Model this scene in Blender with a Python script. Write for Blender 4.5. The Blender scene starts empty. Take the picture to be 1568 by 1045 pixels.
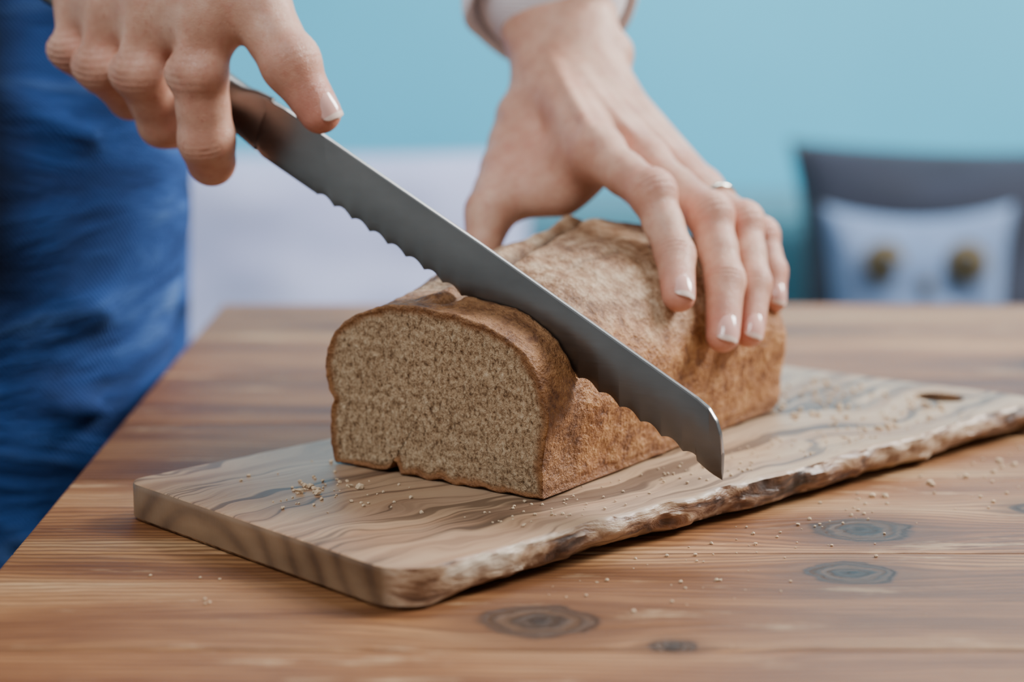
import bpy, bmesh, math, random
import numpy as np
from mathutils import Vector, Matrix, noise
random.seed(3)
SC=bpy.context.scene
def link(o): SC.collection.objects.link(o); return o

# ------------------------------------------------------------ materials
class MB:
    def __init__(s,name):
        s.m=bpy.data.materials.new(name); s.m.use_nodes=True; s.nt=s.m.node_tree
        s.b=s.nt.nodes['Principled BSDF']
    def n(s,t,ins=None,**kw):
        nd=s.nt.nodes.new(t)
        for k,v in kw.items(): setattr(nd,k,v)
        if ins:
            for k,v in ins.items():
                if isinstance(v,bpy.types.NodeSocket): s.nt.links.new(v,nd.inputs[k])
                else: nd.inputs[k].default_value=v
        return nd
    def math(s,op,a,b=0.0,c=0.0,clamp=False):
        return s.n('ShaderNodeMath',{0:a,1:b,2:c},operation=op,use_clamp=clamp).outputs[0]
    def ramp(s,fac,stops,interp='LINEAR'):
        r=s.n('ShaderNodeValToRGB',{0:fac}); cr=r.color_ramp; cr.interpolation=interp
        while len(cr.elements)>1: cr.elements.remove(cr.elements[-1])
        cr.elements[0].position=stops[0][0]; cr.elements[0].color=(*stops[0][1],1)
        for p,c in stops[1:]:
            e=cr.elements.new(p); e.color=(*c,1)
        return r.outputs[0]
    def mix(s,f,a,b,mode='MIX'):
        x=s.n('ShaderNodeMix',data_type='RGBA',blend_type=mode)
        for i,v in ((0,f),(6,a),(7,b)):
            if isinstance(v,bpy.types.NodeSocket): s.nt.links.new(v,x.inputs[i])
            else: x.inputs[i].default_value=(*v,1) if isinstance(v,tuple) and len(v)==3 else v
        return x.outputs[2]
    def noise(s,vec,scale,detail=4,rough=.55,dist=0.0):
        return s.n('ShaderNodeTexNoise',{'Vector':vec,'Scale':scale,'Detail':detail,'Roughness':rough,'Distortion':dist}).outputs[0]
    def mapv(s,vec,sc=(1,1,1),loc=(0,0,0)):
        return s.n('ShaderNodeMapping',{'Vector':vec,'Scale':sc,'Location':loc}).outputs[0]
    def step(s,x,a,b):
        return s.n('ShaderNodeMapRange',{0:x,1:a,2:b},interpolation_type='SMOOTHSTEP').outputs[0]
    def set(s,**kw):
        for k,v in kw.items():
            k=k.replace('_',' ')
            if isinstance(v,bpy.types.NodeSocket): s.nt.links.new(v,s.b.inputs[k])
            else: s.b.inputs[k].default_value=(*v,1) if isinstance(v,tuple) and len(v)==3 and s.b.inputs[k].type=='RGBA' else v
    def bump(s,h,strength=.5,dist=.001,normal=None):
        ins={'Height':h,'Strength':strength,'Distance':dist}
        if normal is not None: ins['Normal']=normal
        o=s.n('ShaderNodeBump',ins).outputs[0]
        s.nt.links.new(o,s.b.inputs['Normal']); return o
    def obj(s): return s.n('ShaderNodeTexCoord').outputs['Object']
    def sep(s,v): return s.n('ShaderNodeSeparateXYZ',{0:v}).outputs
    def attr(s,name): return s.n('ShaderNodeAttribute',attribute_name=name).outputs['Fac']

def mat_table():
    m=MB('table_pine_wood'); v=m.obj(); x,y,z=m.sep(v)
    pid=m.math('FLOOR',m.math('MULTIPLY',m.math('ADD',y,1.065),1/.105))
    off=m.n('ShaderNodeTexWhiteNoise',{'W':pid},noise_dimensions='1D').outputs[0]
    yy=y; dark=None
    knots=[(.134,.0153,.0150),(.1211,-.0392,.0125),(.0088,-.0922,.0155),(.0511,-.1163,.006),(.21,.045,.009),(.45,.20,.016),(.3,.33,.018),(-.12,-.2,.014),(.62,-.02,.015),(.02,.40,.018)]
    for kx,ky,r in knots:
        dx=m.math('MULTIPLY',m.math('SUBTRACT',x,kx),.45); dy=m.math('SUBTRACT',y,ky)
        d2=m.math('ADD',m.math('MULTIPLY',dx,dx),m.math('MULTIPLY',dy,dy))
        g=m.math('EXPONENT',m.math('MULTIPLY',d2,-1/(r*r*2.2)))
        yy=m.math('SUBTRACT',yy,m.math('MULTIPLY',m.math('MULTIPLY',dy,.9),g))
        dx2=m.math('MULTIPLY',m.math('SUBTRACT',x,kx),.80)
        d=m.math('SQRT',m.math('ADD',m.math('MULTIPLY',dx2,dx2),m.math('MULTIPLY',dy,dy)))
        q=m.math('DIVIDE',d,r)
        dark=q if dark is None else m.math('MINIMUM',dark,q)
    wob=m.noise(m.mapv(v,(3,14,1)),1.0,3)
    gx=m.n('ShaderNodeCombineXYZ',{0:m.math('ADD',m.math('MULTIPLY',x,1.6),m.math('MULTIPLY',off,30.)),1:m.math('ADD',m.math('MULTIPLY',yy,1.0),m.math('MULTIPLY',wob,.03)),2:off}).outputs[0]
    w=m.n('ShaderNodeTexWave',{'Vector':m.mapv(gx,(.25,1,1)),'Scale':70.,'Distortion':3.5,'Detail':3.,'Detail Scale':1.2},bands_direction='Y').outputs['Fac']
    big=m.noise(m.mapv(gx,(2.2,24,1)),1.0,4,.62)
    fine=m.noise(m.mapv(gx,(30,900,1)),1.0,3,.6)
    c=m.ramp(big,[(.28,(.075,.028,.010)),(.40,(.165,.065,.023)),(.50,(.26,.115,.042)),(.60,(.345,.178,.075)),(.72,(.47,.30,.155))])
    c=m.mix(m.math('MULTIPLY',m.step(w,.25,.9),.58),c,(.095,.034,.012))
    c=m.mix(m.math('MULTIPLY',m.step(fine,.5,.8),.38),c,(.05,.019,.008))
    hi=m.step(m.noise(m.mapv(v,(9,45,1)),1.0,6,.72),.57,.68)
    c=m.mix(m.math('MULTIPLY',hi,.5),c,(.56,.39,.22))
    tint=m.ramp(off,[(0,(.78,.66,.58)),(.5,(1,1,1)),(1,(1.05,.93,.84))])
    c=m.mix(1.0,c,tint,'MULTIPLY')
    kn=m.noise(m.mapv(v,(70,110,1)),1.0,4)
    kq=m.math('ADD',dark,m.math('MULTIPLY',m.math('SUBTRACT',kn,.5),.7))
    rings=m.math('SINE',m.math('MULTIPLY',kq,19.))
    kc=m.ramp(kq,[(.0,(.015,.008,.005)),(.35,(.045,.023,.012)),(.7,(.095,.045,.02)),(1.0,(.035,.015,.007))])
    kc=m.mix(m.math('MULTIPLY',m.step(rings,-.2,.9),.55),kc,(.016,.008,.005))
    c=m.mix(m.math('MULTIPLY',m.step(dark,2.4,1.0),.6),c,(.10,.038,.013))
    c=m.mix(m.step(kq,1.15,.95),c,kc)
    m.set(Base_Color=c,Roughness=m.math('ADD',.36,m.math('MULTIPLY',big,.25)))
    m.b.inputs['Specular IOR Level'].default_value=.36
    h=m.math('ADD',m.math('MULTIPLY',w,.5),m.math('ADD',fine,m.math('MULTIPLY',rings,m.math('MULTIPLY',m.step(kq,1.1,.9),.4))))
    m.bump(h,.45,.0008)
    return m.m

def mat_board():
    m=MB('olive_wood'); v=m.obj(); l,w,z=m.sep(v)
    wv=m.noise(m.mapv(v,(9,12,8)),1.0,3)
    g=m.n('ShaderNodeCombineXYZ',{0:l,1:m.math('ADD',w,m.math('MULTIPLY',wv,.075)),2:m.math('MULTIPLY',z,.5)}).outputs[0]
    st=m.noise(m.mapv(g,(3,42,25)),1.0,5,.68)
    fi=m.noise(m.mapv(g,(12,520,200)),1.0,3,.6)
    tone=m.noise(m.mapv(v,(5,12,1),(2,5,0)),1.0,2)
    c=m.ramp(st,[(.30,(.065,.029,.014)),(.40,(.185,.092,.042)),(.455,(.335,.190,.098)),(.52,(.46,.305,.175)),(.575,(.36,.215,.120)),(.62,(.18,.096,.050)),(.70,(.42,.27,.16))])
    c=m.mix(m.math('MULTIPLY',m.step(tone,.42,.60),.35),c,(.44,.35,.26))
    c=m.mix(m.math('MULTIPLY',m.step(l,.20,.02),.42),c,(.28,.140,.070))
    dk=m.step(m.noise(m.mapv(g,(3.,70,60),(3,1,0)),1.0,3,.55),.56,.62)
    c=m.mix(m.math('MULTIPLY',dk,.78),c,(.075,.041,.026))
    thin=m.step(m.math('ABSOLUTE',m.math('SUBTRACT',m.noise(m.mapv(g,(2.5,60,60),(8,1,0)),1.0,2,.5),.5)),.018,.004)
    c=m.mix(m.math('MULTIPLY',thin,.65),c,(.055,.028,.016))
    c=m.mix(m.math('MULTIPLY',m.step(fi,.5,.75),.3),c,(.12,.07,.04))
    nz=m.sep(m.n('ShaderNodeNewGeometry').outputs['Normal'])[2]
    side=m.step(m.math('ABSOLUTE',nz),.75,.45)
    # end grain: annual ring arcs
    eg=m.n('ShaderNodeTexWave',{'Vector':m.mapv(v,(1,1,1.),(0,-.055,.028)),'Scale':24.,'Distortion':4.,'Detail':2.,'Detail Scale':.8,'Detail Roughness':.5},wave_type='RINGS',rings_direction='X').outputs['Fac']
    ec=m.ramp(eg,[(.02,(.085,.042,.020)),(.30,(.17,.090,.042)),(.95,(.25,.150,.078))])
    ec=m.mix(.5,ec,m.ramp(m.noise(m.mapv(v,(60,18,50)),1.,4),[(.35,(.08,.042,.021)),(.65,(.29,.175,.095))]))
    c=m.mix(m.math('MULTIPLY',side,m.step(w,.163,.155)),c,ec)
    # live (bark) edge
    bn=m.noise(m.mapv(v,(30,50,120)),1.0,6,.66,.8); b2=m.noise(m.mapv(v,(11,11,60),(4,2,1)),1.0,3,.6,.5)
    bb=m.math('ADD',m.math('MULTIPLY',bn,.6),m.math('MULTIPLY',b2,.4))
    bc=m.ramp(bb,[(.38,(.018,.011,.008)),(.44,(.075,.036,.020)),(.49,(.22,.11,.055)),(.545,(.44,.29,.175)),(.64,(.68,.55,.41))])
    live=m.math('MULTIPLY',side,m.step(w,.155,.163))
    c=m.mix(live,c,bc)
    m.set(Base_Color=c,Roughness=.42)
    m.b.inputs['Specular IOR Level'].default_value=.42
    h=m.math('ADD',m.math('MULTIPLY',fi,.3),m.math('MULTIPLY',m.math('MULTIPLY',bn,live),7.))
    m.bump(h,.5,.0006)
    return m.m

def mat_bread():
    m=MB('wholegrain_bread'); v=m.obj(); w,s,h=m.sep(v)
    cr=m.attr('crumb'); rim=m.attr('rim')
    n1=m.noise(v,560.,3,.6); n2=m.noise(v,130.,5,.65); n3=m.noise(v,32.,3,.55); n4=m.noise(v,1500.,2,.6)
    # open, irregular, slightly elongated pores of the crumb
    pa=m.noise(m.mapv(v,(1.25,1,.7)),430.,4,.6,.4)
    pb=m.noise(m.mapv(v,(1.2,1,.85),(3,1,2)),1000.,3,.6,.3)
    pore=m.math('ADD',m.math('MULTIPLY',pa,.62),m.math('MULTIPLY',pb,.38))
    cc=m.ramp(pore,[(.35,(.105,.054,.026)),(.42,(.235,.138,.068)),(.48,(.39,.250,.135)),(.56,(.49,.340,.200)),(.66,(.60,.45,.29))])
    cc=m.mix(m.math('MULTIPLY',m.step(n3,.42,.68),.18),cc,(.26,.16,.085))
    fleck=m.step(m.noise(v,520.,2,.5),.67,.73)
    cc=m.mix(m.math('MULTIPLY',fleck,.4),cc,(.18,.065,.022))
    cc=m.mix(m.math('MULTIPLY',m.step(rim,.0,.7),.9),cc,(.23,.090,.028))
    side=m.ramp(m.math('ADD',m.math('MULTIPLY',n2,.6),m.math('MULTIPLY',n1,.4)),[(.34,(.115,.038,.010)),(.45,(.29,.112,.032)),(.55,(.45,.205,.068)),(.66,(.62,.35,.15))])
    top=m.ramp(m.math('ADD',m.math('MULTIPLY',n2,.4),m.math('ADD',m.math('MULTIPLY',n3,.35),m.math('MULTIPLY',n1,.25))),[(.38,(.115,.047,.018)),(.46,(.25,.122,.054)),(.53,(.38,.225,.120)),(.62,(.54,.38,.24))])
    flour=m.step(m.math('ADD',m.math('MULTIPLY',n2,.5),m.math('MULTIPLY',n4,.5)),.50,.60)
    top=m.mix(m.math('MULTIPLY',flour,.38),top,(.63,.48,.34))
    hh=m.math('ADD',h,m.math('MULTIPLY',m.math('SUBTRACT',n3,.5),.03))
    ct=m.mix(m.step(hh,.044,.066),side,top)
    ct=m.mix(m.math('MULTIPLY',m.step(s,.032,.018),.88),ct,m.ramp(m.math('ADD',m.math('MULTIPLY',n2,.6),m.math('MULTIPLY',n1,.4)),[(.38,(.11,.038,.011)),(.62,(.33,.145,.048))]))
    ct=m.mix(m.attr('crack'),ct,(.085,.036,.015))
    bot=m.step(h,.009,.002)
    ct=m.mix(m.math('MULTIPLY',bot,.6),ct,(.18,.065,.018))
    c=m.mix(cr,ct,cc)
    m.set(Base_Color=c,Roughness=m.math('ADD',.52,m.math('MULTIPLY',cr,.40)))
    m.b.inputs['Specular IOR Level'].default_value=.35
    inv=m.math('SUBTRACT',1.,cr)
    hb=m.math('ADD',m.math('MULTIPLY',m.math('MULTIPLY',pore,cr),2.4),m.math('MULTIPLY',inv,m.math('ADD',m.math('MULTIPLY',n2,1.2),m.math('ADD',m.math('MULTIPLY',n1,1.1),m.math('MULTIPLY',n4,.4)))))
    m.bump(hb,1.0,.0012)
    return m.m

def mat_skin():
    m=MB('skin'); v=m.obj(); red=m.attr('red')
    n=m.noise(v,60.,4,.6); f=m.noise(v,1400.,3,.6); mid=m.noise(v,210.,4,.62)
    vo=m.n('ShaderNodeTexVoronoi',{'Vector':m.mapv(v,(1,1,.6)),'Scale':1700.},feature='DISTANCE_TO_EDGE').outputs[0]
    c=m.ramp(n,[(.3,(.50,.245,.160)),(.5,(.62,.34,.23)),(.7,(.74,.46,.33))])
    c=m.mix(m.math('MULTIPLY',m.step(mid,.47,.68),.28),c,(.56,.205,.14))
    c=m.mix(m.math('MULTIPLY',m.step(m.noise(v,420.,2,.5),.66,.74),.35),c,(.38,.16,.095))
    c=m.mix(m.math('MULTIPLY',red,.66,clamp=True),c,(.64,.19,.135))
    m.set(Base_Color=c,Roughness=.38)
    m.b.inputs['Subsurface Weight'].default_value=.2
    m.b.inputs['Subsurface Radius'].default_value=(1,.35,.2)
    m.b.inputs['Subsurface Scale'].default_value=.003
    h=m.math('ADD',m.math('MULTIPLY',f,.3),m.math('ADD',m.math('MULTIPLY',m.step(vo,0.,.2),.4),m.math('MULTIPLY',mid,1.6)))
    m.bump(h,.45,.0005)
    return m.m
def simple(name,col,rough=.6,metal=0,nscale=0,amp=.15,bump=0,coat=0):
    m=MB(name); v=m.obj()
    if nscale:
        n=m.noise(v,nscale,4,.6)
        c=m.ramp(n,[(.3,tuple(x*(1-amp) for x in col)),(.7,tuple(min(1,x*(1+amp)) for x in col))])
        m.set(Base_Color=c)
        if bump: m.bump(n,bump,.002)
    else: m.set(Base_Color=col)
    m.set(Roughness=rough,Metallic=metal)
    if coat: m.b.inputs['Coat Weight'].default_value=coat
    return m.m
def mat_fabric(name,col,col2,sc=900,big=6,rough=.85):
    m=MB(name); v=m.obj()
    wx=m.n('ShaderNodeTexWave',{'Vector':v,'Scale':sc/6,'Distortion':.6},bands_direction='Z').outputs['Fac']
    n=m.noise(m.mapv(v,(1,1,2)),big,4,.6); f=m.noise(v,sc,2,.5)
    c=m.mix(m.step(n,.35,.65),col,col2)
    c=m.mix(m.math('MULTIPLY',f,.25),c,tuple(min(1,x*1.7+.01) for x in col))
    m.set(Base_Color=c,Roughness=rough)
    m.b.inputs['Sheen Weight'].default_value=.15
    m.bump(m.math('ADD',wx,f),.25,.0008)
    return m.m
def mat_denim():
    m=MB('blue_denim'); v=m.obj(); x,y,z=m.sep(v)
    n=m.noise(m.mapv(v,(5,5,22)),1.,5,.62,.8); f=m.noise(m.mapv(v,(900,900,300)),1.,2,.5)
    tw=m.n('ShaderNodeTexWave',{'Vector':v,'Scale':190.,'Distortion':.8},bands_direction='DIAGONAL').outputs['Fac']
    c=m.ramp(n,[(.36,(.005,.018,.080)),(.46,(.012,.048,.20)),(.54,(.030,.100,.36)),(.64,(.10,.215,.52))])
    c=m.mix(m.math('MULTIPLY',f,.35),c,(.055,.12,.32))
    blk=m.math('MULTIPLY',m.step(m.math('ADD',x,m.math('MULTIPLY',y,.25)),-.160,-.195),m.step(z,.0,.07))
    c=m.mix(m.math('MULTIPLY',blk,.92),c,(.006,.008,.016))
    m.set(Base_Color=c,Roughness=.85); m.b.inputs['Specular IOR Level'].default_value=.2
    m.bump(m.math('ADD',m.math('MULTIPLY',n,24.),m.math('ADD',tw,f)),.75,.0017)
    return m.m

M_table=mat_table(); M_board=mat_board(); M_bread=mat_bread(); M_skin=mat_skin()
def mat_steel():
    m=MB('brushed_steel'); v=m.obj()
    n=m.noise(m.mapv(v,(40,1,900)),1.,3,.6); b=m.noise(m.mapv(v,(14,1,30)),1.,4,.6)
    m.set(Base_Color=m.ramp(b,[(.3,(.150,.145,.140)),(.7,(.225,.215,.205))]),Metallic=1.0,Roughness=m.math('ADD',.26,m.math('MULTIPLY',n,.14)))
    m.bump(n,.12,.0002); return m.m
M_steel=mat_steel()
M_edge=simple('ground_edge_steel',(.34,.33,.32),.25,1)
M_nail=simple('fingernail',(.76,.43,.36),.18,0,80,.08,coat=.6)
M_nailtip=simple('nail_free_edge',(.82,.62,.53),.3)
M_jeans=mat_denim()
M_stitch=simple('denim_seam',(.02,.05,.14),.8,0,300,.3)
M_shirt=mat_fabric('white_cotton',(.74,.74,.82),(.82,.82,.88),900,8)
M_gold=simple('white_gold',(.85,.78,.66),.18,1)
M_wall=simple('turquoise_paint',(.085,.52,.74),.7,0,1.1,.06)
M_wallw=simple('white_paint',(.75,.78,.8),.8,0,1.5,.03)
M_floor=simple('floor_boards',(.10,.07,.05),.5,0,4,.2)
M_navy=mat_fabric('navy_fabric',(.008,.011,.024),(.012,.017,.036),600,8)
M_owl=mat_fabric('pale_blue_fabric',(.10,.155,.27),(.135,.195,.325),600,8)
M_lav=mat_fabric('lavender_fabric',(.36,.39,.62),(.43,.46,.68),500,3)
M_teal=mat_fabric('teal_upholstery',(.04,.15,.20),(.05,.18,.24),500,3)
M_ochre=simple('ochre_felt',(.09,.06,.012),.8,0,60,.3)
M_black=simple('black_button',(.02,.018,.015),.4)
M_hair=simple('brown_hair',(.08,.045,.025),.5,0,60,.4,.4)

def mkmesh(name,vs,fs,mat,smooth=True,parent=None,mw=None):
    me=bpy.data.meshes.new(name); me.from_pydata([tuple(v) for v in vs],[],fs); me.update()
    if smooth: me.polygons.foreach_set('use_smooth',[True]*len(me.polygons))
    for mm in (mat if isinstance(mat,list) else [mat]): me.materials.append(mm)
    o=link(bpy.data.objects.new(name,me))
    if mw is not None: o.matrix_world=mw
    if parent: o.parent=parent
    return o
def empty(name,loc=(0,0,0)):
    o=link(bpy.data.objects.new(name,None)); o.location=loc; o.empty_display_size=.05; return o
def box(bm,lo,hi,bev=0,seg=2):
    r=bmesh.ops.create_cube(bm,size=1)['verts']
    for v in r: v.co=Vector([(lo[i]+hi[i])/2+v.co[i]*(hi[i]-lo[i]) for i in range(3)])
    if bev:
        es=list({e for v in r for e in v.link_edges})
        bmesh.ops.bevel(bm,geom=es,offset=bev,segments=seg,affect='EDGES',profile=.5)
def bmobj(name,bm,mats,parent=None,smooth=False):
    me=bpy.data.meshes.new(name); bm.to_mesh(me); bm.free()
    for mm in (mats if isinstance(mats,list) else [mats]): me.materials.append(mm)
    if smooth: me.polygons.foreach_set('use_smooth',[True]*len(me.polygons))
    o=link(bpy.data.objects.new(name,me))
    if parent: o.parent=parent
    return o

# ------------------------------------------------------------ room
FZ=-.75
def roombox(name,lo,hi,mat):
    bm=bmesh.new(); box(bm,lo,hi); return bmobj(name,bm,mat)
roombox('floor',(-2.6,-2.2,FZ-.05),(3.0,2.55,FZ),M_floor)
roombox('wall_back',(-2.6,2.5,FZ),(3.0,2.6,1.9),M_wall)
roombox('wall_left',(-2.7,-2.2,FZ),(-2.6,2.6,1.9),M_wallw)
roombox('baseboard_back',(-2.6,2.48,FZ),(3.0,2.5,FZ+.09),M_wallw)

# sofa
bm=bmesh.new()
box(bm,(-1.3,1.62,FZ+.12),(1.55,2.42,-.445),.03)
box(bm,(-1.3,2.24,-.45),(1.55,2.46,-.14),.05,3)
for x in (-1.2,1.45):
    for y in (1.7,2.35): box(bm,(x-.03,y-.03,FZ),(x+.03,y+.03,FZ+.13))
bmobj('sofa',bm,M_teal,smooth=False)
def cushion(name,c,w,h,t,mat,rx=-12,rz=0,nx=26,wr=.004,pinch=.07):
    vs=[];fs=[]
    def P(u,v,sgn):
        e=(1-abs(u)**2.6)*(1-abs(v)**2.6)
        cx=u*(1-pinch*(1-v*v)) ; cz=v*(1-pinch*(1-u*u))
        th=t/2*max(e,0)**.42
        n=noise.noise(Vector((u*2.2,v*2.2,sgn*3+w*9)))*wr*6*max(e,0)**.5
        return Vector((cx*w/2,-sgn*th+ (-sgn)*n,cz*h/2))
    for sgn in (1,-1):
        b=len(vs)
        for j in range(nx+1):
            for i in range(nx+1): vs.append(P(2*i/nx-1,2*j/nx-1,sgn))
        for j in range(nx):
            for i in range(nx):
                q=[b+j*(nx+1)+i,b+j*(nx+1)+i+1,b+(j+1)*(nx+1)+i+1,b+(j+1)*(nx+1)+i]
                fs.append(q if sgn==1 else q[::-1])
    o=mkmesh(name,vs,fs,mat)
    bm=bmesh.new(); bm.from_mesh(o.data); bmesh.ops.remove_doubles(bm,verts=bm.verts,dist=1e-4); bm.to_mesh(o.data); bm.free()
    o.location=c; o.rotation_euler=(math.radians(rx),0,math.radians(rz))
    return o
cushion('dark_cushion',(.695,2.10,-.232),.60,.40,.12,M_navy,-12,0,pinch=.09)
owl=cushion('owl_cushion',(.553,1.95,-.272),.265,.33,.10,M_owl,-12,0,pinch=.13)
for sx in (-.054,.056):
    vs=[];fs=[];n=28
    prof=[(0,.006),(.010,.006),(.0135,.0055),(.0150,.0035),(.026,.003),(.0285,0)]
    for r,hh in prof:
        for i in range(n):
            a_=2*math.pi*i/n; vs.append((r*math.cos(a_),-hh,r*math.sin(a_)))
    for k in range(len(prof)-1):
        for i in range(n): fs.append((k*n+i,k*n+(i+1)%n,(k+1)*n+(i+1)%n,(k+1)*n+i))
    e_=mkmesh('eye',vs,fs,[M_ochre,M_black],parent=owl)
    for p_ in e_.data.polygons:
        if p_.center[0]**2+p_.center[2]**2<.0145**2: p_.material_index=1
    e_.location=(sx,-.052,.082)
# small pointed beak between the eyes
vs=[(-.014,-.048,.060),(.016,-.048,.060),(.001,-.050,.030),(.001,-.060,.052)]
mkmesh('beak',vs,[(0,1,3),(1,2,3),(2,0,3),(0,2,1)],M_ochre,parent=owl)
cushion('lavender_cushion',(-.25,2.10,-.24),.56,.38,.13,M_lav,-12,2,pinch=.03)
cushion('lavender_cushion',(-.82,2.10,-.24),.52,.38,.13,M_lav,-12,-2,pinch=.03)

# ------------------------------------------------------------ table
bm=bmesh.new()
TX0,TX1,TY0,TY1=-.184,1.45,-.40,.528
ys=[TY0]; y=-1.065
while y<TY1-.02:
    y+=.105
    if y>TY0+.02 and y<TY1-.02: ys.append(y)
ys.append(TY1)
for i in range(len(ys)-1):
    box(bm,(TX0,ys[i]+.0002,-.032),(TX1,ys[i+1]-.0002,0),.0012,2)
box(bm,(TX0+.05,TY0+.05,-.11),(TX1-.05,TY0+.075,-.032),.002)
box(bm,(TX0+.05,TY1-.075,-.11),(TX1-.05,TY1-.05,-.032),.002)
box(bm,(TX0+.05,TY0+.05,-.11),(TX0+.075,TY1-.05,-.032),.002)
box(bm,(TX1-.075,TY0+.05,-.11),(TX1-.05,TY1-.05,-.032),.002)
for x in (TX0+.04,TX1-.11):
    for y in (TY0+.04,TY1-.11): box(bm,(x,y,FZ),(x+.07,y+.07,-.032),.004)
bmobj('wooden_table',bm,M_table)

# ------------------------------------------------------------ cutting board
Lx=Vector((.7265,.687,0)).normalized(); Wx=Vector((.687,-.7265,0)).normalized()
A0=Vector((-.1515,.033,0))
MWb=Matrix(((Lx.x,Wx.x,0,A0.x),(Lx.y,Wx.y,0,A0.y),(0,0,1,0),(0,0,0,1)))
def catmull(pts,n,closed=True):
    out=[];N=len(pts)
    for i in range(N if closed else N-1):
        p=[Vector(pts[(i+k)%N]) if closed else Vector(pts[min(max(i+k,0),N-1)]) for k in (-1,0,1,2)]
        for j in range(n):
            t=j/n
            out.append(.5*((2*p[1])+(p[2]-p[0])*t+(2*p[0]-5*p[1]+4*p[2]-p[3])*t*t+(-p[0]+3*p[1]-3*p[2]+p[3])*t**3))
    return out
def board():
    def arc(cx,cy,r,a0,a1,n=10):
        return [(cx+r*math.cos(math.radians(a0+(a1-a0)*i/n)),cy+r*math.sin(math.radians(a0+(a1-a0)*i/n))) for i in range(n+1)]
    poly=[]
    poly+=arc(.009,.009,.009,270,180)
    poly+=[(0,.009+(.150-.009)*i/40) for i in range(1,40)]
    poly+=arc(.016,.151,.016,180,95)
    for i in range(1,260):
        l=.0165+(.385-.0165)*i/260
        env=min(1,l/.05)
        m=.167+env*(.0035*noise.noise(Vector((l*16,3,0)))+.0014*noise.noise(Vector((l*60,7,0))))
        poly.append((l,m))
    poly+=arc(.377,.156,.011,80,0)
    poly+=[tuple(p) for p in catmull([(.388,.15),(.384,.13),(.376,.10),(.368,.06),(.362,.03),(.358,.012)],6,False)]
    poly+=arc(.348,.010,.010,0,-90)
    poly+=[(.348-(.348-.009)*i/60,0) for i in range(1,60)]
    N=len(poly)
    nr=[]
    for i in range(N):
        a_=Vector(poly[i-1]); b_=Vector(poly[(i+1)%N]); t=(b_-a_); n_=Vector((t.y,-t.x))
        if n_.length<1e-9: n_=Vector((1,0))
        n_.normalize(); nr.append(n_)
    ar=sum(poly[i][0]*poly[(i+1)%N][1]-poly[(i+1)%N][0]*poly[i][1] for i in range(N))
    if ar<0: nr=[-n for n in nr]
    T=.015
    bm=bmesh.new(); rows=[]
    levels=[(-.0012,T),(-.0003,T-.0003),(0,T-.0012),(0,T*.84),(0,T*.74),(0,T*.64),(0,T*.54),(0,T*.44),(0,T*.34),(0,T*.22),(0,.0016),(-.0012,.0003),(-.002,.0)]
    for k,(off,z) in enumerate(levels):
        row=[]
        for i,(x,y) in enumerate(poly):
            live= y>.160 and .012<x<.383
            env=min(1,max(0,(x-.012)/.03)) if live else 0
            o=off; zz=z
            if env:
                f=1-z/T
                o+=env*(.0026*math.sin(f*math.pi*.9)+.0050*f*noise.noise(Vector((x*30,f*1.6,5)))+.0012*noise.noise(Vector((x*130,f*5,1)))*(f>.05)+.0005*noise.noise(Vector((x*320,f*9,1)))*(f>.05)-.007*f*f)
                if k>=10: o-= .003*env
                if k<=2: zz-=env*max(0,noise.noise(Vector((x*50,9,5))))*.0016
            row.append(bm.verts.new((x+nr[i].x*o,y+nr[i].y*o,zz)))
        rows.append(row)
    for k in range(len(rows)-1):
        for i in range(N): bm.faces.new((rows[k][i],rows[k][(i+1)%N],rows[k+1][(i+1)%N],rows[k+1][i]))
    H=36; hc=(.359,.130); hr=.0115
    hrows=[]
    for off,z in [(.0012,T),(.0003,T-.0004),(0,T-.0014),(0,.0014),(.0012,0)]:
        hrows.append([bm.verts.new((hc[0]+(hr+off)*math.cos(2*math.pi*i/H)*.85,hc[1]+(hr+off)*math.sin(2*math.pi*i/H),z)) for i in range(H)])
    for k in range(4):
        for i in range(H): bm.faces.new((hrows[k][i],hrows[k+1][i],hrows[k+1][(i+1)%H],hrows[k][(i+1)%H]))
    def fill(ra,rb):
        es=[]
        for r in (ra,rb):
            for i in range(len(r)): es.append(bm.edges.get((r[i],r[(i+1)%len(r)])))
        bmesh.ops.triangle_fill(bm,use_beauty=True,edges=es)
    fill(rows[0],hrows[0]); fill(rows[-1],hrows[-1])
    bmesh.ops.recalc_face_normals(bm,faces=bm.faces)
    o=bmobj('cutting_board',bm,M_board,smooth=True)
    try: o.data.set_sharp_from_angle(angle=math.radians(40))
    except Exception: pass
    o.matrix_world=MWb
    return o
board()

# ------------------------------------------------------------ bread loaf (local: x=width, y=length, z=height)
ev=Vector((.818,-.575,0)).normalized(); av=Vector((.575,.818,0)).normalized()
CN=Vector((.0137,0,.015)); Ob=CN-ev*.0535
MWl=Matrix(((ev.x,av.x,0,Ob.x),(ev.y,av.y,0,Ob.y),(0,0,1,Ob.z),(0,0,0,1)))
SL=.0225
def edge_z(k): return .1203-.477*(k+.1304)
def interp(pts,s):
    if s<=pts[0][0]: return pts[0][1]
    for i in range(len(pts)-1):
        if s<=pts[i+1][0]:
            t=(s-pts[i][0])/(pts[i+1][0]-pts[i][0]); t=t*t*(3-2*t)*.5+t*.5
            return pts[i][1]*(1-t)+pts[i+1][1]*t
    return pts[-1][1]
HP=[(0,.068),(.03,.072),(.06,.078),(.1,.084),(.13,.086),(.16,.083),(.18,.077),(.2,.068),(.22,.062)]
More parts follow.
